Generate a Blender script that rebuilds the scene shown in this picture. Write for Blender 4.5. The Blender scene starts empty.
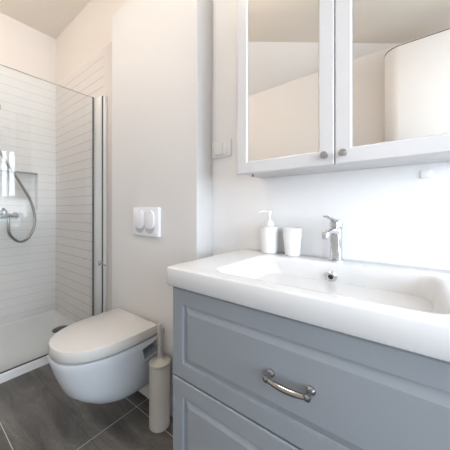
import bpy, bmesh, math, random
from mathutils import Vector, Matrix
random.seed(4)
C = bpy.context.scene.collection
scene = bpy.context.scene
PI = math.pi

# ------------------------------------------------------------ camera, world, lights, exposure
EYE = 1.04
cd = bpy.data.cameras.new('camera'); cam = bpy.data.objects.new('camera', cd); C.objects.link(cam)
cam.location = (0, 0, EYE); cam.rotation_euler = (PI/2, 0, math.radians(36.909))
cd.sensor_width = 36; cd.sensor_fit = 'HORIZONTAL'; cd.lens = 36*244.27/450; cd.shift_y = -14/450
cd.clip_start = 0.02
scene.camera = cam

world = bpy.data.worlds.new('world'); scene.world = world; world.use_nodes = True
world.node_tree.nodes['Background'].inputs[0].default_value = (0.75, 0.87, 1.0, 1)
world.node_tree.nodes['Background'].inputs[1].default_value = 1.2

def area(name, loc, rot, sx, sy, power, col):
    l = bpy.data.lights.new(name, 'AREA'); l.shape = 'RECTANGLE'; l.size = sx; l.size_y = sy
    l.energy = power; l.color = col
    o = bpy.data.objects.new(name, l); C.objects.link(o); o.location = loc; o.rotation_euler = rot
    return o
# daylight coming in through the window of the right wall and fill light from a door added behind the camera
area('window_daylight', (2.06, 0.0, 1.50), (0, PI/2, 0), 1.4, 1.7, 62, (0.81, 0.90, 1.0))
area('door_fill_light', (1.30, -1.30, 1.10), (PI/2, 0, 0), 0.80, 1.8, 19, (0.85, 0.93, 1.0))
# bulb light of two ceiling lamps and a third, added unseen to even the light
LAMPS = [(-0.80, 0.24), (-2.25, -0.15), (1.35, 0.10)]
LAMP_POWER = [6.2, 7.2, 4]
scene.view_settings.view_transform = 'Standard'
scene.view_settings.look = 'None'
scene.view_settings.exposure = 0.78
scene.view_settings.gamma = 1.0
scene.view_settings.use_curve_mapping = False

# ------------------------------------------------------------ dimensions
XL, XR = -2.825, 2.0          # left wall, right wall
YB, YF = 0.938, -1.20         # vanity wall, opposite wall
ZC = 2.76
PX0, PX1, PY, PZ = -1.538, -0.783, 0.826, 2.302    # boxed wall behind the toilet

# ------------------------------------------------------------ materials
def new_mat(name):
    m = bpy.data.materials.new(name); m.use_nodes = True
    return m, m.node_tree.nodes, m.node_tree.links, m.node_tree.nodes['Principled BSDF']
def plain(name, col, rough=0.5, metal=0.0, noise=0.0, scale=8.0, bump=0.0, bscale=120, coat=0.0):
    m, N, L, B = new_mat(name)
    B.inputs['Base Color'].default_value = (*col, 1); B.inputs['Roughness'].default_value = rough
    B.inputs['Metallic'].default_value = metal
    if coat: B.inputs['Coat Weight'].default_value = coat; B.inputs['Coat Roughness'].default_value = 0.08
    tc = N.new('ShaderNodeTexCoord')
    if noise:
        n = N.new('ShaderNodeTexNoise'); n.inputs['Scale'].default_value = scale; n.inputs['Detail'].default_value = 4
        L.new(tc.outputs['Object'], n.inputs['Vector'])
        r = N.new('ShaderNodeValToRGB')
        r.color_ramp.elements[0].color = (*[c*(1-noise) for c in col], 1)
        r.color_ramp.elements[1].color = (*[min(1, c*(1+noise)) for c in col], 1)
        L.new(n.outputs['Fac'], r.inputs['Fac']); L.new(r.outputs['Color'], B.inputs['Base Color'])
    if bump:
        n2 = N.new('ShaderNodeTexNoise'); n2.inputs['Scale'].default_value = bscale
        L.new(tc.outputs['Object'], n2.inputs['Vector'])
        b = N.new('ShaderNodeBump'); b.inputs['Strength'].default_value = bump; b.inputs['Distance'].default_value = 0.002
        L.new(n2.outputs['Fac'], b.inputs['Height']); L.new(b.outputs['Normal'], B.inputs['Normal'])
    return m
M = {}
M['paint'] = plain('wall_paint', (0.77, 0.735, 0.70), 0.55, noise=0.012, scale=3, bump=0.05)
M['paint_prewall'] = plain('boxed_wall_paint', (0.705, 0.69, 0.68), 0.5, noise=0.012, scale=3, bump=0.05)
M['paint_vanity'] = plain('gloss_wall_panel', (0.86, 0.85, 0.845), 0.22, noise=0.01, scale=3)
M['paint_slope_lit'] = plain('slope_paint_lit', (0.88, 0.85, 0.81), 0.6, noise=0.01, scale=3)  # paint lightened to stand in for light missing on the facet
M['ceiling'] = plain('ceiling_paint', (0.82, 0.755, 0.67), 0.7, noise=0.012, scale=2, bump=0.05)
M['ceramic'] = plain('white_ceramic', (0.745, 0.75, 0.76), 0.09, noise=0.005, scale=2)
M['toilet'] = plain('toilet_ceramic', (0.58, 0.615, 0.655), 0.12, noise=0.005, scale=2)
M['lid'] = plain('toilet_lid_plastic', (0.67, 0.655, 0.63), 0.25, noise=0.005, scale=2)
M['chrome'] = plain('chrome', (0.62, 0.63, 0.65), 0.07, 1.0, noise=0.01, scale=10)
M['hose'] = plain('metal_hose', (0.30, 0.29, 0.27), 0.3, 1.0, noise=0.05, scale=10)
M['alu'] = plain('polished_aluminium', (0.84, 0.83, 0.82), 0.42, 0.45, noise=0.02, scale=10)
M['nickel'] = plain('brushed_nickel', (0.42, 0.40, 0.38), 0.2, 1.0, noise=0.03, scale=30)
M['pewter'] = plain('dark_chrome', (0.38, 0.375, 0.37), 0.14, 1.0, noise=0.02, scale=30)
M['gunmetal'] = plain('dark_metal', (0.16, 0.17, 0.175), 0.3, 1.0, noise=0.02, scale=30)
M['recess_shade'] = plain('recess_shade_grey', (0.50, 0.50, 0.53), 0.4, noise=0.01)
M['seal'] = plain('dark_seal', (0.09, 0.09, 0.085), 0.5, noise=0.05)
M['dark'] = plain('dark_gap', (0.03, 0.03, 0.03), 0.7, noise=0.05)
M['blue'] = plain('blue_grey_lacquer', (0.275, 0.300, 0.330), 0.32, noise=0.015, scale=6, bump=0.04)
M['cab'] = plain('pale_grey_lacquer', (0.63, 0.62, 0.625), 0.35, noise=0.01, scale=6)
M['white_plastic'] = plain('white_plastic', (0.84, 0.83, 0.82), 0.28, noise=0.006, scale=5)
M['plate'] = plain('flush_plate_plastic', (0.80, 0.80, 0.83), 0.2, noise=0.006, scale=5)
M['matte_white'] = plain('matte_white_accessory', (0.82, 0.82, 0.81), 0.35, noise=0.006, scale=5)
M['beige_plastic'] = plain('beige_plastic', (0.54, 0.515, 0.475), 0.35, noise=0.015, scale=5)
M['tray'] = plain('tray_acrylic', (0.76, 0.78, 0.79), 0.25, noise=0.008, scale=5)
M['kerb'] = M['tray']
M['boiler'] = plain('boiler_enamel', (0.80, 0.775, 0.75), 0.5, noise=0.006, scale=3)
M['frame_white'] = plain('window_frame_white', (0.82, 0.82, 0.82), 0.35, noise=0.006)
M['mirror'] = plain('mirror_silver', (0.90, 0.885, 0.865), 0.012, 1.0, noise=0.002)

def lamp_mat():
    m, N, L, B = new_mat('lamp_diffuser')
    B.inputs['Base Color'].default_value = (0.9, 0.87, 0.8, 1)
    B.inputs['Emission Color'].default_value = (1.0, 0.86, 0.70, 1); B.inputs['Emission Strength'].default_value = 3.0
    return m
M['lamp'] = lamp_mat()

def glass_mat(name, tint, gl=1.0):
    m, N, L, B = new_mat(name)
    N.remove(B); out = N['Material Output']
    t = N.new('ShaderNodeBsdfTransparent'); t.inputs[0].default_value = (*tint, 1)
    g = N.new('ShaderNodeBsdfGlossy'); g.inputs['Roughness'].default_value = 0.01
    f = N.new('ShaderNodeFresnel'); f.inputs[0].default_value = 1.5
    x = N.new('ShaderNodeMixShader')
    mul = N.new('ShaderNodeMath'); mul.operation = 'MULTIPLY'; mul.inputs[1].default_value = gl; mul.use_clamp = True
    L.new(f.outputs[0], mul.inputs[0]); L.new(mul.outputs[0], x.inputs[0])
    L.new(t.outputs[0], x.inputs[1]); L.new(g.outputs[0], x.inputs[2]); L.new(x.outputs[0], out.inputs[0])
    return m
M['glass'] = glass_mat('shower_glass', (0.968, 0.982, 0.982))
M['pane'] = glass_mat('window_glass', (0.98, 0.99, 1.0))

def math_node(N, L, op, a, b=None, clamp=False):
    n = N.new('ShaderNodeMath'); n.operation = op; n.use_clamp = clamp
    for i, v in ((0, a), (1, b)):
        if v is None: continue
        if isinstance(v, (int, float)): n.inputs[i].default_value = v
        else: L.new(v, n.inputs[i])
    return n.outputs[0]

def tiled_wall(name, axis, limit=None, top=2.30, lc=(0.42, 0.40, 0.385), tc=(0.70, 0.655, 0.625)):
    """painted wall, narrow horizontal tiles below `top` (and left of X=limit)"""
    m, N, L, B = new_mat(name)
    geo = N.new('ShaderNodeNewGeometry'); sep = N.new('ShaderNodeSeparateXYZ')
    L.new(geo.outputs['Position'], sep.inputs[0])
    Z = sep.outputs['Z']; A = sep.outputs[axis]
    pitch = 0.0755
    row = math_node(N, L, 'DIVIDE', math_node(N, L, 'ADD', Z, -top + pitch*60), pitch)
    fr = math_node(N, L, 'FRACT', row); idx = math_node(N, L, 'FLOOR', row)
    d = math_node(N, L, 'ABSOLUTE', math_node(N, L, 'SUBTRACT', fr, 0.5))
    hline = N.new('ShaderNodeMapRange'); hline.inputs['From Min'].default_value = 0.460; hline.inputs['From Max'].default_value = 0.49
    L.new(d, hline.inputs['Value'])
    off = math_node(N, L, 'FRACT', math_node(N, L, 'MULTIPLY', idx, 0.37))
    col = math_node(N, L, 'ADD', math_node(N, L, 'DIVIDE', math_node(N, L, 'ADD', A, 12), 0.30), off)
    fc = math_node(N, L, 'FRACT', col)
    dc = math_node(N, L, 'ABSOLUTE', math_node(N, L, 'SUBTRACT', fc, 0.5))
    vline = N.new('ShaderNodeMapRange'); vline.inputs['From Min'].default_value = 0.495; vline.inputs['From Max'].default_value = 0.499
    L.new(dc, vline.inputs['Value'])
    v2 = math_node(N, L, 'MULTIPLY', vline.outputs[0], 0.25)
    line = math_node(N, L, 'MAXIMUM', hline.outputs[0], v2)
    below = math_node(N, L, 'LESS_THAN', Z, top - 0.012)
    face = below
    if limit is not None:
        inx = math_node(N, L, 'LESS_THAN', sep.outputs['X'], limit)
        line = math_node(N, L, 'MULTIPLY', line, inx)
    line = math_node(N, L, 'MULTIPLY', line, below)
    n = N.new('ShaderNodeTexNoise'); n.inputs['Scale'].default_value = 5; L.new(geo.outputs['Position'], n.inputs['Vector'])
    tilecol = N.new('ShaderNodeValToRGB')
    tilecol.color_ramp.elements[0].color = (*tc, 1); tilecol.color_ramp.elements[1].color = (*[c*1.03 for c in tc], 1)
    L.new(n.outputs['Fac'], tilecol.inputs['Fac'])
    m1 = N.new('ShaderNodeMixRGB'); m1.inputs[1].default_value = (0.73, 0.675, 0.625, 1)
    L.new(face, m1.inputs[0]); L.new(tilecol.outputs[0], m1.inputs[2])
    m2 = N.new('ShaderNodeMixRGB'); m2.inputs[2].default_value = (*lc, 1)
    L.new(line, m2.inputs[0]); L.new(m1.outputs[0], m2.inputs[1]); L.new(m2.outputs[0], B.inputs['Base Color'])
    rg = N.new('ShaderNodeMapRange'); rg.inputs['To Min'].default_value = 0.55; rg.inputs['To Max'].default_value = 0.2
    L.new(face, rg.inputs['Value']); L.new(rg.outputs[0], B.inputs['Roughness'])
    b = N.new('ShaderNodeBump'); b.inputs['Strength'].default_value = 0.5; b.inputs['Distance'].default_value = 0.002; b.invert = True
    L.new(line, b.inputs['Height']); L.new(b.outputs['Normal'], B.inputs['Normal'])
    return m
M['tile_left'] = tiled_wall('shower_left_tiles', 'Y', lc=(0.60, 0.58, 0.565), tc=(0.77, 0.745, 0.725))
M['tile_back'] = tiled_wall('shower_back_tiles', 'X', limit=-1.87)

def floor_mat():
    m, N, L, B = new_mat('floor_tiles')
    geo = N.new('ShaderNodeNewGeometry'); sep = N.new('ShaderNodeSeparateXYZ'); L.new(geo.outputs['Position'], sep.inputs[0])
    def grout(out, origin, pitch, w):
        t = math_node(N, L, 'DIVIDE', math_node(N, L, 'SUBTRACT', out, origin - 20*pitch - pitch/2), pitch)
        d = math_node(N, L, 'ABSOLUTE', math_node(N, L, 'SUBTRACT', math_node(N, L, 'FRACT', t), 0.5))
        return math_node(N, L, 'LESS_THAN', math_node(N, L, 'MULTIPLY', d, pitch), w/2), math_node(N, L, 'FLOOR', t)
    gx, ix = grout(sep.outputs['X'], -1.155, 0.92, 0.0028)
    gy, iy = grout(sep.outputs['Y'], 0.756, 0.46, 0.0028)
    g = math_node(N, L, 'MAXIMUM', gx, gy)
    mp = N.new('ShaderNodeMapping'); mp.inputs['Scale'].default_value = (1.2, 5.0, 1)
    L.new(geo.outputs['Position'], mp.inputs['Vector'])
    n = N.new('ShaderNodeTexNoise'); n.inputs['Scale'].default_value = 2.2; n.inputs['Detail'].default_value = 9; n.inputs['Roughness'].default_value = 0.62
    n.inputs['Distortion'].default_value = 0.6
    L.new(mp.outputs[0], n.inputs['Vector'])
    r = N.new('ShaderNodeValToRGB'); e = r.color_ramp.elements
    e[0].position = 0.34; e[0].color = (0.070, 0.064, 0.057, 1); e[1].position = 0.68; e[1].color = (0.205, 0.190, 0.172, 1)
    x = r.color_ramp.elements.new(0.52); x.color = (0.130, 0.120, 0.108, 1)
    L.new(n.outputs['Fac'], r.inputs['Fac'])
    n2 = N.new('ShaderNodeTexNoise'); n2.inputs['Scale'].default_value = 60; n2.inputs['Detail'].default_value = 5
    L.new(mp.outputs[0], n2.inputs['Vector'])
    mm = N.new('ShaderNodeMixRGB'); mm.blend_type = 'OVERLAY'; mm.inputs[0].default_value = 0.75
    L.new(r.outputs[0], mm.inputs[1]); L.new(n2.outputs['Fac'], mm.inputs[2])
    # a worn darker streak running through the middle of each tile
    st = math_node(N, L, 'ABSOLUTE', math_node(N, L, 'SUBTRACT', sep.outputs['Y'], 0.522))
    sl = math_node(N, L, 'LESS_THAN', st, 0.003)
    sl = math_node(N, L, 'MULTIPLY', sl, 0.45)
    ms = N.new('ShaderNodeMixRGB'); ms.inputs[2].default_value = (0.06, 0.05, 0.045, 1)
    L.new(sl, ms.inputs[0]); L.new(mm.outputs[0], ms.inputs[1])
    mg = N.new('ShaderNodeMixRGB'); mg.inputs[2].default_value = (0.62, 0.60, 0.56, 1)
    L.new(g, mg.inputs[0]); L.new(ms.outputs[0], mg.inputs[1]); L.new(mg.outputs[0], B.inputs['Base Color'])
    B.inputs['Roughness'].default_value = 0.42
    b = N.new('ShaderNodeBump'); b.inputs['Strength'].default_value = 0.15; b.inputs['Distance'].default_value = 0.002
    L.new(n2.outputs['Fac'], b.inputs['Height']); L.new(b.outputs['Normal'], B.inputs['Normal'])
    return m
M['floor'] = floor_mat()

# ------------------------------------------------------------ mesh helpers
def link(name, bm, mat, parent=None, smooth=True, angle=40):
    me = bpy.data.meshes.new(name); bmesh.ops.recalc_face_normals(bm, faces=bm.faces)
    if parent is not None and parent.type == 'EMPTY' or parent is not None:
        bm.transform(Matrix.Translation(-world_loc(parent)))
    bm.to_mesh(me); bm.free()
    if smooth:
        for p in me.polygons: p.use_smooth = True
        me.set_sharp_from_angle(angle=math.radians(angle))
    o = bpy.data.objects.new(name, me); C.objects.link(o); me.materials.append(M[mat])
    if parent is not None: o.parent = parent
    return o
def world_loc(o):
    v = Vector((0, 0, 0))
    while o is not None: v += o.location; o = o.parent
    return v
def thing(name, label, cat, loc, group=None):
    o = bpy.data.objects.new(name, None); C.objects.link(o); o.location = loc; o.empty_display_size = 0.05
    o['label'] = label; o['category'] = cat
    if group: o['group'] = group
    return o
def struct(name, bm, mat, parent=None, smooth=False):
    o = link(name, bm, mat, parent, smooth=smooth)
    if parent is None: o['kind'] = 'structure'
    return o
def B_(): return bmesh.new()
def box(bm, x0, x1, y0, y1, z0, z1, bev=0.0, seg=2):
    t = bmesh.new(); r = bmesh.ops.create_cube(t, size=1)
    for v in t.verts:
        v.co = Vector(((x0+x1)/2 + v.co.x*(x1-x0), (y0+y1)/2 + v.co.y*(y1-y0), (z0+z1)/2 + v.co.z*(z1-z0)))
    if bev: bmesh.ops.bevel(t, geom=list(t.edges), offset=bev, segments=seg, profile=0.6, affect='EDGES')
    merge(bm, t); return bm
def merge(bm, t):
    me = bpy.data.meshes.new('tmp'); t.to_mesh(me); t.free(); bm.from_mesh(me); bpy.data.meshes.remove(me)
def loft(bm, loops, cap0=True, cap1=True, closed=True):
    rings = [[bm.verts.new(p) for p in lp] for lp in loops]
    n = len(rings[0])
    for a, b in zip(rings, rings[1:]):
        for i in range(n if closed else n-1):
            j = (i+1) % n
            bm.faces.new((a[i], a[j], b[j], b[i]))
    if cap0: bm.faces.new(list(reversed(rings[0])))
    if cap1: bm.faces.new(rings[-1])
    return rings
def lathe(bm, prof, c, n=40, axis='Z', cap0=True, cap1=True):
    loops = []
    for r, h in prof:
        lp = []
        for i in range(n):
            a = 2*PI*i/n; p, q = r*math.cos(a), r*math.sin(a)
            if axis == 'Z': lp.append((c[0]+p, c[1]+q, c[2]+h))
            elif axis == 'Y': lp.append((c[0]+p, c[1]+h, c[2]+q))
            else: lp.append((c[0]+h, c[1]+p, c[2]+q))
        loops.append(lp)
    loft(bm, loops, cap0, cap1); return bm
def tube(bm, pts, rad, n=16, cap=True):
    pts = [Vector(p) for p in pts]
    rads = rad if isinstance(rad, (list, tuple)) else [rad]*len(pts)
    up = None; loops = []
    for i, p in enumerate(pts):
        d = (pts[min(i+1, len(pts)-1)] - pts[max(i-1, 0)]).normalized()
        if up is None:
            up = Vector((0, 0, 1)) if abs(d.z) < 0.9 else Vector((1, 0, 0))
        s = d.cross(up).normalized(); up = s.cross(d).normalized()
        r = rads[i]; rs, ru = (r if isinstance(r, tuple) else (r, r))
        loops.append([p + s*math.cos(2*PI*k/n)*rs + up*math.sin(2*PI*k/n)*ru for k in range(n)])
    loft(bm, loops, cap, cap); return bm
def smooth_path(pts, k=8):
    pts = [Vector(p) for p in pts]; out = []
    P = [pts[0]] + pts + [pts[-1]]
    for i in range(1, len(P)-2):
        for j in range(k):
            t = j/k; a, b, c, d = P[i-1], P[i], P[i+1], P[i+2]
            out.append(0.5*((2*b) + (c-a)*t + (2*a-5*b+4*c-d)*t*t + (3*b-3*c+d-a)*t**3))
    out.append(pts[-1]); return out
def rrect(x0, x1, y0, y1, r, n=8):
    pts = []
    for cx, cy, a0 in ((x1-r, y1-r, 0), (x0+r, y1-r, 90), (x0+r, y0+r, 180), (x1-r, y0+r, 270)):
        for i in range(n+1):
            a = math.radians(a0 + 90*i/n); pts.append((cx+r*math.cos(a), cy+r*math.sin(a)))
    return pts
def bool_diff(o, cutter):
    md = o.modifiers.new('cut', 'BOOLEAN'); md.operation = 'DIFFERENCE'; md.object = cutter; md.solver = 'EXACT'
    dg = bpy.context.evaluated_depsgraph_get(); me = bpy.data.meshes.new_from_object(o.evaluated_get(dg))
    old = o.data; o.modifiers.clear(); o.data = me; me.name = old.name; bpy.data.meshes.remove(old)
    cm = cutter.data; bpy.data.objects.remove(cutter); bpy.data.meshes.remove(cm)

# ------------------------------------------------------------ the room
T = 0.15
struct('floor', box(B_(), XL-T, XR+T, YF-T, YB+T, -0.12, 0), 'floor')
def zc(x): return ZC - max(0.0, (x+1.304)*0.1608)   # flat over the shower, then falling gently towards the window wall
cb = B_(); xs_ = (XL-T, -1.304, XR+T)
loft(cb, [[(x, y, z) for x, z in ((xs_[0], zc(xs_[0])), (xs_[1], zc(xs_[1])), (xs_[2], zc(xs_[2])), (xs_[2], ZC+0.12), (xs_[0], ZC+0.12))] for y in (YF-T, YB+T)])
# sloped facet where the roof comes down on the opposite wall
HA, HP = (-1.304, -0.59, ZC-0.001), (-0.06, YF+0.001, 2.56)
q = B_(); v_ = [q.verts.new(p) for p in ((-2.82, YF+0.001, 2.52), HP, HA, (-2.82, 0.50, ZC-0.001))]
q.faces.new((v_[0], v_[1], v_[2])); q.faces.new((v_[0], v_[2], v_[3]))
struct('ceiling', cb, 'ceiling')
struct('wall_slope', q, 'paint_slope_lit')
wb = box(B_(), XL-T, XR+T, YB, YB+T, 0, ZC)
w = struct('wall_back', wb, 'tile_back')
# vanity stretch of the same wall carries a glossier finish
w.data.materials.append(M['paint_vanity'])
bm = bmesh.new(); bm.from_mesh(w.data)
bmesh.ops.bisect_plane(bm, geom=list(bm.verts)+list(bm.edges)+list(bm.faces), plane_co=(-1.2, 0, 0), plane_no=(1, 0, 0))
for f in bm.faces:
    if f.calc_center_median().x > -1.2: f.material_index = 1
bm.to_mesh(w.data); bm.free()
# opposite wall, behind the camera, with an unseen glazed door added for fill light
DX0, DX1, DZ = 0.88, 1.72, 2.06
wf = B_(); box(wf, XL-T, DX0, YF-T, YF, 0, ZC); box(wf, DX1, XR+T, YF-T, YF, 0, ZC); box(wf, DX0, DX1, YF-T, YF, DZ, ZC)
struct('wall_front', wf, 'paint')
dob = bpy.data.objects.new('added_door_1', None); C.objects.link(dob); dob.location = (DX0, YF-0.04, 0); dob['kind'] = 'structure'
fb = B_(); dy0, dy1 = YF-0.06, YF-0.02
box(fb, DX0, DX0+0.05, dy0, dy1, 0.005, DZ, 0.003); box(fb, DX1-0.05, DX1, dy0, dy1, 0.005, DZ, 0.003)
box(fb, DX0+0.05, DX1-0.05, dy0, dy1, 0.005, 0.15, 0.003); box(fb, DX0+0.05, DX1-0.05, dy0, dy1, DZ-0.08, DZ, 0.003)
link('added_door_frame', fb, 'frame_white', dob)
link('added_door_glass', box(B_(), DX0+0.05, DX1-0.05, YF-0.043, YF-0.037, 0.15, DZ-0.08), 'pane', dob)
hb = B_(); tube(hb, [(DX0+0.025, YF-0.02, 1.0), (DX0+0.025, YF+0.03, 1.0)], 0.009); tube(hb, [(DX0+0.020, YF+0.03, 1.0), (DX0+0.13, YF+0.03, 1.0)], 0.008)
link('added_door_handle', hb, 'chrome', dob)
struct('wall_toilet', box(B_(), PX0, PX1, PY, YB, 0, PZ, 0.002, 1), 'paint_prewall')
# left wall with a recessed niche
NY0, NY1, NZ0, NZ1, ND = 0.10, 0.79, 1.055, 1.40, 0.09
lw = B_()
box(lw, XL-T, XL, YF, NY0, 0, ZC); box(lw, XL-T, XL, NY1, YB, 0, ZC)
box(lw, XL-T, XL, NY0, NY1, 0, NZ0); box(lw, XL-T, XL, NY0, NY1, NZ1, ZC)
box(lw, XL-T, XL-ND, NY0, NY1, NZ0, NZ1)
struct('wall_left', lw, 'tile_left')
# right wall with the window opening
WY0, WY1, WZ0, WZ1 = -0.85, 0.85, 0.80, 2.20
rw = B_()
box(rw, XR, XR+T, YF, WY0, 0, ZC); box(rw, XR, XR+T, WY1, YB, 0, ZC)
box(rw, XR, XR+T, WY0, WY1, 0, WZ0); box(rw, XR, XR+T, WY0, WY1, WZ1, ZC)
struct('wall_right', rw, 'paint')
win = bpy.data.objects.new('window_1', None); C.objects.link(win); win.location = (XR+0.03, (WY0+WY1)/2, WZ0); win['kind'] = 'structure'
fb = B_(); fx0, fx1 = XR+0.01, XR+0.05
box(fb, fx0, fx1, WY0, WY0+0.05, WZ0, WZ1, 0.003); box(fb, fx0, fx1, WY1-0.05, WY1, WZ0, WZ1, 0.003)
box(fb, fx0, fx1, WY0+0.05, WY1-0.05, WZ0, WZ0+0.05, 0.003); box(fb, fx0, fx1, WY0+0.05, WY1-0.05, WZ1-0.05, WZ1, 0.003)
box(fb, fx0, fx1, -0.025, 0.025, WZ0+0.05, WZ1-0.05, 0.003)
link('window_frame', fb, 'frame_white', win)
link('window_pane', box(B_(), XR+0.028, XR+0.032, WY0+0.05, WY1-0.05, WZ0+0.05, WZ1-0.05), 'pane', win)
link('window_sill', box(B_(), XR-0.06, XR+0.01, WY0-0.03, WY1+0.03, WZ0-0.03, WZ0, 0.004), 'frame_white', win)

# ------------------------------------------------------------ shower tray
GX = -1.972; TY0 = -0.30
t = thing('shower_tray', 'low white shower tray with raised kerb on the tiled floor', 'shower tray', (GX, TY0, 0))
tb = B_(); x0, x1, y0, y1 = XL, GX+0.006, TY0, YB
lps = [(0.0, 0.0), (0.0, 0.050), (0.004, 0.054), (0.042, 0.054), (0.048, 0.050), (0.056, 0.046), (0.2, 0.043)]
loops = []
for ins, z in lps:
    r = 0.006 if ins < 0.04 else 0.03
    loops.append([(a, b, z) for a, b in rrect(x0+ins*0.4, x1-ins, y0+ins, y1-ins*0.4, r, 6)])
loft(tb, loops)
link('tray_body', tb, 'tray', t)
db = B_(); lathe(db, [(0.062, 0.0), (0.062, 0.005), (0.058, 0.008), (0.035, 0.010), (0.0005, 0.0105)], (-2.34, 0.815, 0.043), 40)
dr = link('drain_cover', db, 'gunmetal', t); dr['label'] = 'round metal drain cover'

# ------------------------------------------------------------ glass screen
GZ0, GZ1, GY1 = 0.062, 1.925, 0.905
t = thing('shower_screen', 'tall clear glass shower screen with polished metal upright on the tray', 'shower screen', (GX, GY1, GZ0))
link('glass_pane', box(B_(), GX-0.006, GX, -0.02, GY1, GZ0, GZ1), 'glass', t, smooth=False)
link('edge_seal', box(B_(), GX-0.007, GX+0.001, GY1, GY1+0.007, GZ0-0.006, GZ1+0.005), 'seal', t, smooth=False)
link('bottom_seal', box(B_(), GX-0.007, GX+0.001, -0.02, GY1, GZ0-0.008, GZ0), 'seal', t, smooth=False)
hb = B_(); box(hb, GX-0.0045, GX-0.0015, -0.02, GY1, GZ1, GZ1+0.003)
link('top_edge', hb, 'hose', t, smooth=False)
p = B_(); box(p, GX-0.012, GX+0.118, GY1+0.008, YB-0.001, 0.055, GZ1-0.012, 0.003)
pr = link('wall_profile', p, 'alu', t); pr['label'] = 'polished metal wall profile'
link('hinge_seal', box(B_(), GX+0.119, GX+0.127, GY1+0.012, YB-0.001, 0.02, GZ1-0.016), 'seal', t, smooth=False)
link('door_profile', box(B_(), GX+0.128, GX+0.160, GY1+0.016, YB-0.001, 0.02, GZ1-0.020, 0.003), 'white_plastic', t)
k = B_(); kx, kz = GX+0.124, 0.650
lathe(k, [(0.007, 0.0), (0.007, -0.012), (0.014, -0.014), (0.015, -0.024), (0.012, -0.028), (0.0005, -0.029)], (kx, GY1+0.012, kz), 20, 'Y')
tube(k, [(kx, GY1-0.008, kz), (kx+0.03, GY1-0.010, kz-0.002), (kx+0.09, GY1-0.008, kz-0.006)], 0.0045, 10)
kn = link('door_knob', k, 'chrome', t); kn['label'] = 'small chrome door knob'

# ------------------------------------------------------------ shower mixer, hose, hand shower
MXY, MXZ = 0.50, 1.016
def lw_pt(u, v, off=0.0):
    """point on the plane off metres in front of the left wall seen at pixel (u, v)"""
    a = math.radians(36.909); F = (-math.sin(a), math.cos(a)); R = (math.cos(a), math.sin(a))
    s = (u-225)/244.27; dx, dy = F[0]+R[0]*s, F[1]+R[1]*s
    D = (XL+off)/dx
    return Vector((XL+off, dy*D, EYE + (211-v)/244.27*D))
c0 = lw_pt(4, 216, 0.075)
t = thing('shower_mixer', 'chrome shower mixer with looping hose on the left shower wall', 'shower mixer', (XL, c0.y, c0.z))
b = B_(); yl, yr = c0.y-0.08, lw_pt(17, 216, 0.07).y
tube(b, [(c0.x, yl, c0.z), (c0.x, yl+0.03, c0.z), (c0.x, c0.y, c0.z), (c0.x, yr-0.03, c0.z), (c0.x, yr, c0.z)], [0.018, 0.022, 0.025, 0.022, 0.020], 20)
tube(b, [(c0.x, yr-0.012, c0.z), (XL+0.03, yr-0.006, c0.z), (XL+0.004, yr-0.004, c0.z)], 0.017, 16)
tube(b, [(c0.x, yl+0.012, c0.z), (XL+0.03, yl+0.006, c0.z), (XL+0.004, yl+0.004, c0.z)], 0.017, 16)
link('mixer_body', b, 'pewter', t)
for yy in (yr-0.004, yl+0.004):
    link('wall_flange', lathe(B_(), [(0.034, 0.001), (0.034, 0.006), (0.026, 0.014), (0.018, 0.016)], (XL, yy, c0.z), 24, 'X'), 'chrome', t)
lv = B_()
lathe(lv, [(0.022, 0.015), (0.024, 0.035), (0.020, 0.050), (0.0005, 0.054)], c0, 24)
tube(lv, [(c0.x, c0.y, c0.z+0.045), (c0.x+0.03, c0.y-0.01, c0.z+0.052), (c0.x+0.085, c0.y-0.02, c0.z+0.066)], [(0.014, 0.008), (0.012, 0.006), (0.009, 0.004)], 14)
link('mixer_lever', lv, 'pewter', t)
hp = [lw_pt(8.5, 217, 0.07), lw_pt(8.5, 228, 0.07), lw_pt(11, 236, 0.065), lw_pt(19, 241.5, 0.055), lw_pt(28, 238, 0.05),
      lw_pt(34, 227, 0.05), lw_pt(34.5, 215, 0.05), lw_pt(31, 202, 0.055), lw_pt(25, 191, 0.06), lw_pt(15, 175, 0.07), lw_pt(5, 160, 0.08), lw_pt(-3, 147, 0.09), lw_pt(-9, 134, 0.09), lw_pt(-10, 122, 0.09)]
hs = link('hose', tube(B_(), smooth_path(hp, 8), 0.0105, 12), 'hose', t); hs['label'] = 'flexible metal hose'

hc = lw_pt(-2.5, 107, 0.10)
t = thing('hand_shower', 'hand shower head on its wall rail, only its edge showing at the left', 'hand shower', (XL, hc.y-0.14, 1.2))
b = B_(); e = lw_pt(-10, 122, 0.09)
tube(b, smooth_path([e, e+Vector((0.003, 0.0, 0.05)), Vector((e.x+0.02, hc.y-0.05, hc.z-0.01)), hc+Vector((0, -0.02, 0))], 6), 0.011, 12)
link('handle', b, 'chrome', t)
lathe_b = B_(); lathe(lathe_b, [(0.028, -0.010), (0.034, 0.0), (0.034, 0.012), (0.0005, 0.018)], hc+Vector((0, -0.012, 0)), 28, 'X')
link('spray_head', lathe_b, 'chrome', t)
b = B_(); tube(b, [(XL+0.045, e.y-0.03, 1.25), (XL+0.045, e.y-0.03, 2.05)], 0.010, 16)
for zz in (1.27, 2.03): tube(b, [(XL+0.001, e.y-0.03, zz), (XL+0.045, e.y-0.03, zz)], 0.012, 14)
link('rail', b, 'chrome', t)
b = B_(); tube(b, [(XL+0.045, e.y-0.045, e.z+0.02), (XL+0.07, e.y-0.02, e.z+0.02), (XL+0.095, e.y, e.z+0.02)], 0.014, 14)
link('rail_bracket', b, 'chrome', t)

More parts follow.
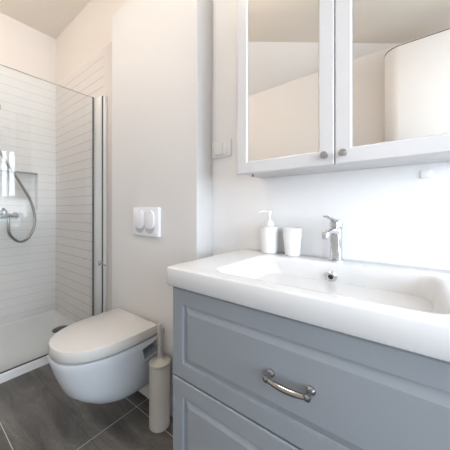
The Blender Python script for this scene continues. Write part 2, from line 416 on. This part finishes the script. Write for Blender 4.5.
# ------------------------------------------------------------ toilet
TX = -1.220
t = thing('toilet', 'wall-hung white toilet with its lid closed below the flush plate', 'toilet', (TX, PY, 0))
def d_outline(hw, yf, yb, z, ymid, n=28, e=2.3, back_r=0.0):
    """D plan shape: straight sides from the back, rounded front"""
    pts = [(TX+hw*0.98, yb, z)]
    for i in range(4): pts.append((TX+hw*(0.98+0.02*min(1, (i+1)/3)), yb-(yb-ymid)*(i+1)/5, z))
    for i in range(n+1):
        a = PI*i/n; c, s = math.cos(a), math.sin(a)
        pts.append((TX+hw*math.copysign(abs(c)**(2/e), c), ymid-(ymid-yf)*abs(s)**(2/e), z))
    for i in range(4): pts.append((TX-hw*(1.0-0.02*max(0, (i-1)/3)), ymid+(yb-ymid)*(i+1)/5, z))
    pts.append((TX-hw*0.98, yb, z))
    return pts
prof = [  # z, half width, front y, mid y
    (0.110, 0.090, 0.65, 0.76), (0.114, 0.106, 0.612, 0.74), (0.132, 0.126, 0.560, 0.71), (0.160, 0.143, 0.513, 0.69), (0.197, 0.157, 0.470, 0.675),
    (0.235, 0.168, 0.437, 0.668), (0.285, 0.177, 0.417, 0.664), (0.330, 0.185, 0.401, 0.662), (0.365, 0.190, 0.392, 0.66), (0.392, 0.193, 0.386, 0.66), (0.400, 0.191, 0.389, 0.66)]
bb = B_(); loft(bb, [d_outline(hw, yf, PY-0.001, z, ym) for z, hw, yf, ym in prof])
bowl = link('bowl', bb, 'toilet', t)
for sx in (1, -1):
    cut = B_()
    xo, xi = TX+sx*0.25, TX+sx*0.07
    lp = []
    for x in (xi, xo):
        lp.append([(x, 0.728, 0.300), (x, 0.706, 0.368), (x, 0.80, 0.384), (x, 0.90, 0.384), (x, 0.90, 0.318), (x, 0.80, 0.312)])
    loft(cut, lp); bmesh.ops.recalc_face_normals(cut, faces=cut.faces)
    me = bpy.data.meshes.new('cut'); cut.to_mesh(me); co = bpy.data.objects.new('cut', me); C.objects.link(co)
    co.parent = None
    bpy.context.view_layer.update()
    bool_diff(bowl, co)
for p_ in bowl.data.polygons: p_.use_smooth = True
bowl.data.set_sharp_from_angle(angle=math.radians(35))
LY = 0.798
def slab(z0, z1, grow, r):
    b = B_(); L_ = []
    for z, g in ((z0, -r), (z0+r*0.5, -r*0.3), (z0+r, 0), (z1-r, 0), (z1-r*0.35, -r*0.25), (z1, -r)):
        L_.append(d_outline(0.190+grow+g, 0.390-grow-g, LY+g*0.5, z, 0.66))
    loft(b, L_); return b
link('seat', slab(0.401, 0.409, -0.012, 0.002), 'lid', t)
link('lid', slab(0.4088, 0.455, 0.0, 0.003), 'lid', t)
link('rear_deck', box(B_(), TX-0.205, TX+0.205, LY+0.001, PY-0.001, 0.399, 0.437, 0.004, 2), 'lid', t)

# ------------------------------------------------------------ toilet brush
bx, by = -0.968, 0.760
t = thing('toilet_brush', 'tall slim beige toilet brush holder on the floor beside the toilet', 'toilet brush', (bx, by, 0))
R_ = 0.049
link('canister', lathe(B_(), [(R_-0.004, 0), (R_, 0.004), (R_, 0.292), (R_-0.002, 0.296)], (bx, by, 0), 44), 'beige_plastic', t)
link('canister_lid', lathe(B_(), [(R_-0.002, 0.298), (R_+0.002, 0.300), (R_+0.002, 0.310), (R_-0.002, 0.314), (0.020, 0.318), (0.012, 0.325)], (bx, by, 0), 44), 'beige_plastic', t)
link('handle', lathe(B_(), [(0.011, 0.322), (0.0095, 0.335), (0.009, 0.400), (0.0105, 0.47), (0.0115, 0.482), (0.009, 0.490), (0.0005, 0.492)], (bx, by, 0), 20), 'beige_plastic', t)

# ------------------------------------------------------------ flush plate
t = thing('flush_plate', 'square-looking white dual flush plate on the wall above the toilet', 'flush plate', (-1.16, PY, 0.902))
px0, px1, pz0, pz1 = -1.277, -1.043, 0.902, 1.060
def plate_xz(b, x0, x1, z0, z1, r, yA, yB, ins=0.004, n=6):
    L_ = []
    for y, i in ((yA, 0), (yB+ins, 0), (yB+ins*0.3, ins*0.3), (yB, ins)):
        L_.append([(p, y, q_) for p, q_ in rrect(x0+i, x1-i, z0+i, z1-i, max(r-i, 0.001), n)])
    loft(b, L_); return b
link('plate', plate_xz(B_(), px0, px1, pz0, pz1, 0.006, PY-0.0005, PY-0.016), 'plate', t)
for cx in (-1.208, -1.118):
    link('button_shade', plate_xz(B_(), cx-0.044, cx+0.044, 0.918, 1.044, 0.040, PY-0.015, PY-0.0165, 0.0005, 10), 'recess_shade', t)  # grey sheet painting the shadow gap around each button
    link('flush_button', plate_xz(B_(), cx-0.0425, cx+0.0425, 0.940, 1.042, 0.034, PY-0.0155, PY-0.023, 0.005, 10), 'plate', t)

# ------------------------------------------------------------ light switch
t = thing('light_switch', 'white light switch on the wall left of the mirror cabinet', 'light switch', (-0.722, YB, 1.298))
link('switch_frame', plate_xz(B_(), -0.780, -0.664, 1.298, 1.380, 0.006, YB-0.0005, YB-0.010), 'white_plastic', t)
link('rocker', plate_xz(B_(), -0.758, -0.708, 1.310, 1.368, 0.003, YB-0.009, YB-0.016), 'white_plastic', t)
link('blank_cover', plate_xz(B_(), -0.706, -0.682, 1.310, 1.368, 0.003, YB-0.009, YB-0.0125), 'white_plastic', t)

# ------------------------------------------------------------ small cover on the wall
cvr = link('cover_plate', plate_xz(B_(), 0.029, 0.056, 1.138, 1.161, 0.002, YB-0.0005, YB-0.004, 0.001), 'white_plastic')
cvr['label'] = 'tiny white cover plate on the wall just below the mirror cabinet, at the right'; cvr['category'] = 'cover plate'

# ------------------------------------------------------------ washbasin
CL, CR, CF, CT, CH = -0.587, 0.187, 0.483, 0.872, 0.055
t = thing('washbasin', 'wide white ceramic washbasin slab with rectangular bowl on the blue-grey vanity', 'washbasin', ((CL+CR)/2, (CF+YB)/2, CT-CH))
b = B_(); N_ = 10; L_ = []
bx0, bx1, by0, by1 = -0.446, 0.064, 0.532, 0.836
def rr(x0, x1, y0, y1, r, z): return [(p, q_, z) for p, q_ in rrect(x0, x1, y0, y1, r, N_)]
CB = YB-0.001
for ins, z in ((0.03, CT-CH), (0.003, CT-CH), (0.0, CT-CH+0.003), (0.0, CT-0.005), (0.001, CT-0.0018), (0.003, CT-0.0004), (0.006, CT)):
    L_.append(rr(CL+ins, CR-ins, CF+ins, CB-ins*0.3, 0.008, z))
depth = [(-0.010, 0.0, 0.050), (-0.003, 0.0008, 0.047), (0.0, 0.003, 0.045), (0.004, 0.010, 0.044), (0.009, 0.025, 0.043), (0.016, 0.050, 0.042), (0.024, 0.075, 0.042), (0.034, 0.090, 0.042), (0.050, 0.099, 0.040), (0.075, 0.103, 0.035), (0.12, 0.105, 0.02)]
for ins, d, r in depth:
    kx = 1.0 + (1.6 if ins > 0.004 else 0)
    L_.append(rr(bx0+ins*kx, bx1-ins*1.1, by0+ins, by1-ins, max(0.012, r), CT-d))
loft(b, L_)
link('basin', b, 'ceramic', t, angle=60)
b = B_()
oc = Vector((-0.196, 0.8195, 0.833))
rt = Matrix.Translation(oc) @ Matrix.Rotation(math.radians(12), 4, 'X')
q = B_(); lathe(q, [(0.008, 0.004), (0.0155, 0.004), (0.0180, -0.002), (0.015, -0.006), (0.0078, -0.004), (0.0068, 0.0)], (0, 0, 0), 32, 'Y', False, False)
q.transform(rt); merge(b, q)
ring = link('overflow_ring', b, 'chrome', t); ring['label'] = 'chrome overflow ring'
q = B_(); lathe(q, [(0.0072, 0.004), (0.0072, -0.0005)], (0, 0, 0), 24, 'Y'); q.transform(rt)
link('overflow_hole', q, 'dark', ring)
q = B_(); lathe(q, [(0.030, 0), (0.030, 0.003), (0.024, 0.006), (0.0005, 0.007)], (-0.20, 0.69, CT-0.1045), 32)
link('basin_waste', q, 'chrome', t)

# ------------------------------------------------------------ faucet
FX, FY = -0.196, 0.888
t = thing('basin_faucet', 'chrome single-lever faucet standing on the back rim of the washbasin', 'faucet', (FX, FY, CT))
link('base_ring', lathe(B_(), [(0.026, 0), (0.026, 0.004), (0.022, 0.008), (0.019, 0.009)], (FX, FY, CT), 36), 'chrome', t)
b = B_(); L_ = []
for z, hx, hy, r in ((0.006, 0.0185, 0.021, 0.012), (0.02, 0.0175, 0.0195, 0.010), (0.06, 0.017, 0.019, 0.009), (0.098, 0.0175, 0.020, 0.010), (0.106, 0.0165, 0.019, 0.010)):
    L_.append([(FX+p, FY+q_, CT+z) for p, q_ in rrect(-hx, hx, -hy, hy, r, 6)])
loft(b, L_); link('faucet_body', b, 'chrome', t)
b = B_()
tube(b, smooth_path([(FX, FY-0.006, CT+0.094), (FX, FY-0.05, CT+0.102), (FX, FY-0.095, CT+0.104), (FX, FY-0.130, CT+0.101)], 5),
     [(0.015, 0.011)]*5+[(0.0125, 0.008)]*5+[(0.012, 0.007)]*6, 18)
link('spout', b, 'chrome', t)
q = B_(); lathe(q, [(0.010, -0.014), (0.011, -0.008), (0.011, 0.004), (0.009, 0.008)], (FX, FY-0.130, CT+0.099), 24)
q2 = link('aerator', q, 'chrome', t)
q = B_(); lathe(q, [(0.0185, 0.104), (0.0205, 0.110), (0.0205, 0.126), (0.017, 0.137), (0.009, 0.142), (0.0005, 0.143)], (FX, FY, CT), 32)
link('cartridge_cap', q, 'chrome', t)
b = B_()
tube(b, smooth_path([(FX, FY+0.004, CT+0.132), (FX, FY-0.03, CT+0.138), (FX, FY-0.085, CT+0.146), (FX, FY-0.130, CT+0.152)], 4),
     [(0.013, 0.008)]*4+[(0.011, 0.005)]*4+[(0.010, 0.0035)]*4+[(0.009, 0.003)], 14)
link('lever', b, 'chrome', t)

# ------------------------------------------------------------ soap dispenser and tumbler
sx, sy = -0.447, 0.893
t = thing('soap_dispenser', 'white pump soap dispenser on the left of the basin rim', 'soap dispenser', (sx, sy, CT))
link('bottle', lathe(B_(), [(0.027, 0), (0.031, 0.003), (0.033, 0.02), (0.035, 0.05), (0.0365, 0.085), (0.036, 0.098), (0.031, 0.105), (0.018, 0.108)], (sx, sy, CT), 40), 'matte_white', t)
q = lathe(B_(), [(0.0175, 0.107), (0.0175, 0.118), (0.013, 0.128), (0.008, 0.133), (0.0055, 0.135), (0.0055, 0.160)], (sx, sy, CT), 28)
link('collar', q, 'matte_white', t)
b = B_(); lathe(b, [(0.008, 0.155), (0.0085, 0.160), (0.0085, 0.168), (0.004, 0.171)], (sx, sy, CT), 24)
dv = Vector((-0.8, -0.6, 0)); o3 = Vector((sx, sy, CT+0.165))
tube(b, [o3, o3+dv*0.02+Vector((0, 0, .001)), o3+dv*0.036, o3+dv*0.042+Vector((0, 0, -.004))], [0.0055, 0.0045, 0.0035, 0.003], 12)
link('pump_head', b, 'matte_white', t)
tx_, ty_ = -0.352, 0.895
t = thing('tumbler', 'white tapered bathroom tumbler beside the soap dispenser', 'tumbler', (tx_, ty_, CT))
link('cup', lathe(B_(), [(0.024, 0), (0.0275, 0.003), (0.0305, 0.035), (0.032, 0.062), (0.035, 0.070), (0.0365, 0.100), (0.0365, 0.104), (0.0345, 0.104), (0.033, 0.075), (0.028, 0.03), (0.022, 0.006)], (tx_, ty_, CT), 44), 'matte_white', t)

# ------------------------------------------------------------ vanity cabinet
VL, VR, VF, VZ0, VZ1 = -0.571, 0.171, 0.495, 0.270, CT-CH-0.001
t = thing('vanity_cabinet', 'blue-grey two-drawer vanity cabinet under the white washbasin', 'vanity cabinet', ((VL+VR)/2, (VF+YB)/2, VZ0))
b = B_()
box(b, VL, VL+0.018, VF+0.020, YB-0.002, VZ0, VZ1, 0.001, 1); box(b, VR-0.018, VR, VF+0.020, YB-0.002, VZ0, VZ1, 0.001, 1)
box(b, VL+0.018, VR-0.018, VF+0.020, YB-0.002, VZ0, VZ0+0.018)
box(b, VL+0.018, VR-0.018, YB-0.012, YB-0.002, VZ0+0.018, VZ1)
box(b, VL+0.018, VR-0.018, VF+0.020, VF+0.030, VZ0+0.018, 0.60)
box(b, VL+0.018, VR-0.018, VF+0.020, VF+0.030, 0.60, VZ1-0.02)
link('carcass', b, 'blue', t, smooth=False)
def drawer(z0, z1):
    b = B_(); yF = VF; L_ = []
    steps = [(0.0, yF+0.019), (0.0, yF+0.003), (0.003, yF), (0.0445, yF), (0.0455, yF+0.006), (0.0480, yF+0.0075), (0.066, yF+0.0008), (0.068, yF+0.0)]
    for ins, y in steps:
        L_.append([(x, y, z) for x, z in ((VL+ins, z0+ins), (VR-ins, z0+ins), (VR-ins, z1-ins), (VL+ins, z1-ins))])
    loft(b, L_)
    f = link('drawer_front', b, 'blue', t, angle=20)
    zc = (z0+z1)/2; xc = -0.200; h = B_()
    for s in (-1, 1):
        q = B_(); lathe(q, [(0.0095, 0.0), (0.0095, -0.003), (0.0055, -0.007), (0.005, -0.016), (0.0075, -0.021), (0.007, -0.027), (0.0005, -0.030)], (xc+s*0.044, yF-0.0003, zc), 20, 'Y'); merge(h, q)
    pts = smooth_path([(xc-0.047, yF-0.022, zc-0.001), (xc-0.025, yF-0.025, zc-0.003), (xc, yF-0.026, zc-0.004), (xc+0.025, yF-0.025, zc-0.003), (xc+0.047, yF-0.022, zc-0.001)], 6)
    n = len(pts); tube(h, pts, [0.0046+0.0022*math.sin(PI*i/(n-1)) for i in range(n)], 16)
    hd = link('handle', h, 'pewter', f); hd['label'] = 'chrome bow handle'
drawer(0.549, 0.812)
drawer(0.276, 0.5445)

# ------------------------------------------------------------ mirror cabinet
KL, KR, KF, KZ0, KZ1 = -0.514, 0.170, 0.759, 1.176, 2.13
GAPX = -0.172
t = thing('mirror_cabinet', 'white two-door mirror cabinet hanging above the washbasin', 'mirror cabinet', ((KL+KR)/2, (KF+YB)/2, KZ0))
link('carcass', box(B_(), KL+0.004, KR-0.004, KF+0.021, YB-0.001, KZ0+0.004, KZ1, 0.003), 'cab', t)
def door(x0, x1, kx):
    b = B_(); L_ = []; z0, z1 = KZ0, KZ1
    for ins, y in [(0.0, KF+0.019), (0.0, KF+0.003), (0.003, KF), (0.040, KF), (0.044, KF+0.004), (0.044, KF+0.009)]:
        L_.append([(x, y, z) for x, z in ((x0+ins, z0+ins), (x1-ins, z0+ins), (x1-ins, z1-ins), (x0+ins, z1-ins))])
    loft(b, L_)
    d = link('door', b, 'cab', t, angle=20)
    i = 0.0445
    m = B_(); box(m, x0+i, x1-i, KF+0.0065, KF+0.0088, z0+i, z1-i, 0.0008, 1)
    mo = link('mirror_pane', m, 'mirror', d, smooth=False); mo['label'] = 'silvered mirror glass'
    q = B_(); lathe(q, [(0.008, 0.0), (0.008, -0.002), (0.0055, -0.006), (0.006, -0.011), (0.0105, -0.015), (0.0105, -0.020), (0.008, -0.024), (0.0005, -0.0255)], (kx, KF, 1.2035), 24, 'Y')
    ko = link('knob', q, 'pewter', d); ko['label'] = 'round chrome knob'
door(KL, GAPX-0.0012, -0.198); door(GAPX+0.0012, KR, -0.147)
link('mounting_screw', lathe(B_(), [(0.004, 0.0), (0.004, -0.012), (0.002, -0.014)], (-0.470, 0.80, KZ0+0.006), 12), 'nickel', t)

# ------------------------------------------------------------ water heater on the opposite wall (seen in the mirror)
hx0, hx1, hy0, hy1, wt = -0.165, 0.345, YF+0.012, -0.872, 2.374
t = thing('water_heater', 'large white wall-hung water heater with rounded corners, reflected in the right mirror door', 'water heater', ((hx0+hx1)/2, (hy0+hy1)/2, 1.45))
def ring_(ins, z):
    pts = []
    for x, y in rrect(hx0+ins, hx1-ins, hy0+ins, hy1-ins, 0.105-ins*0.5, 10):
        if y > -1.0: y -= 0.5*((x-0.10)**2)*0.6      # the front face bows out a little
        pts.append((x, y, z))
    return pts
b = B_(); loft(b, [ring_(i_, z) for i_, z in ((0.05, 1.45), (0.012, 1.456), (0.0, 1.475), (0.0, wt-0.010), (0.003, wt-0.005))])
link('tank', b, 'boiler', t, angle=50)
b = B_(); loft(b, [ring_(i_, z) for i_, z in ((0.003, wt-0.006), (-0.001, wt-0.005), (-0.001, wt), (0.003, wt+0.001))])
link('rim_seam', b, 'seal', t)
b = B_(); loft(b, [ring_(i_, z) for i_, z in ((0.004, wt), (0.008, wt+0.008), (0.05, wt+0.02))])
link('top_cap', b, 'boiler', t)
link('wall_bracket', box(B_(), 0.0, 0.18, YF+0.0005, hy0+0.002, 2.05, 2.10, 0.001, 1), 'boiler', t)

# ------------------------------------------------------------ ceiling lamps (the last is added fill light)
for i, (lx, ly) in enumerate(LAMPS):
    LZ = zc(lx) - 0.002
    t = thing('ceiling_lamp', ['round white ceiling lamp over the middle of the room', 'round white ceiling lamp over the shower', 'round white ceiling lamp nearest the window wall, added out of view to even the light'][i], 'ceiling lamp', (lx, ly, LZ), 'ceiling lamps')
    if lx > -1.3: t.rotation_euler = (0, math.atan(0.1608), 0)
    link('lamp_base', lathe(B_(), [(0.13, 0), (0.13, -0.018), (0.125, -0.022)], (lx, ly, LZ-0.0005), 40), 'white_plastic', t)
    link('diffuser', lathe(B_(), [(0.122, -0.022), (0.118, -0.034), (0.095, -0.050), (0.05, -0.060), (0.0005, -0.063)], (lx, ly, LZ), 40), 'lamp', t)
    l = bpy.data.lights.new('bulb', 'POINT'); l.shadow_soft_size = 0.06; l.energy = LAMP_POWER[i]; l.color = (1.0, 0.87, 0.75)
    o = bpy.data.objects.new('bulb', l); C.objects.link(o); o.location = (0, 0, -0.15); o.parent = t
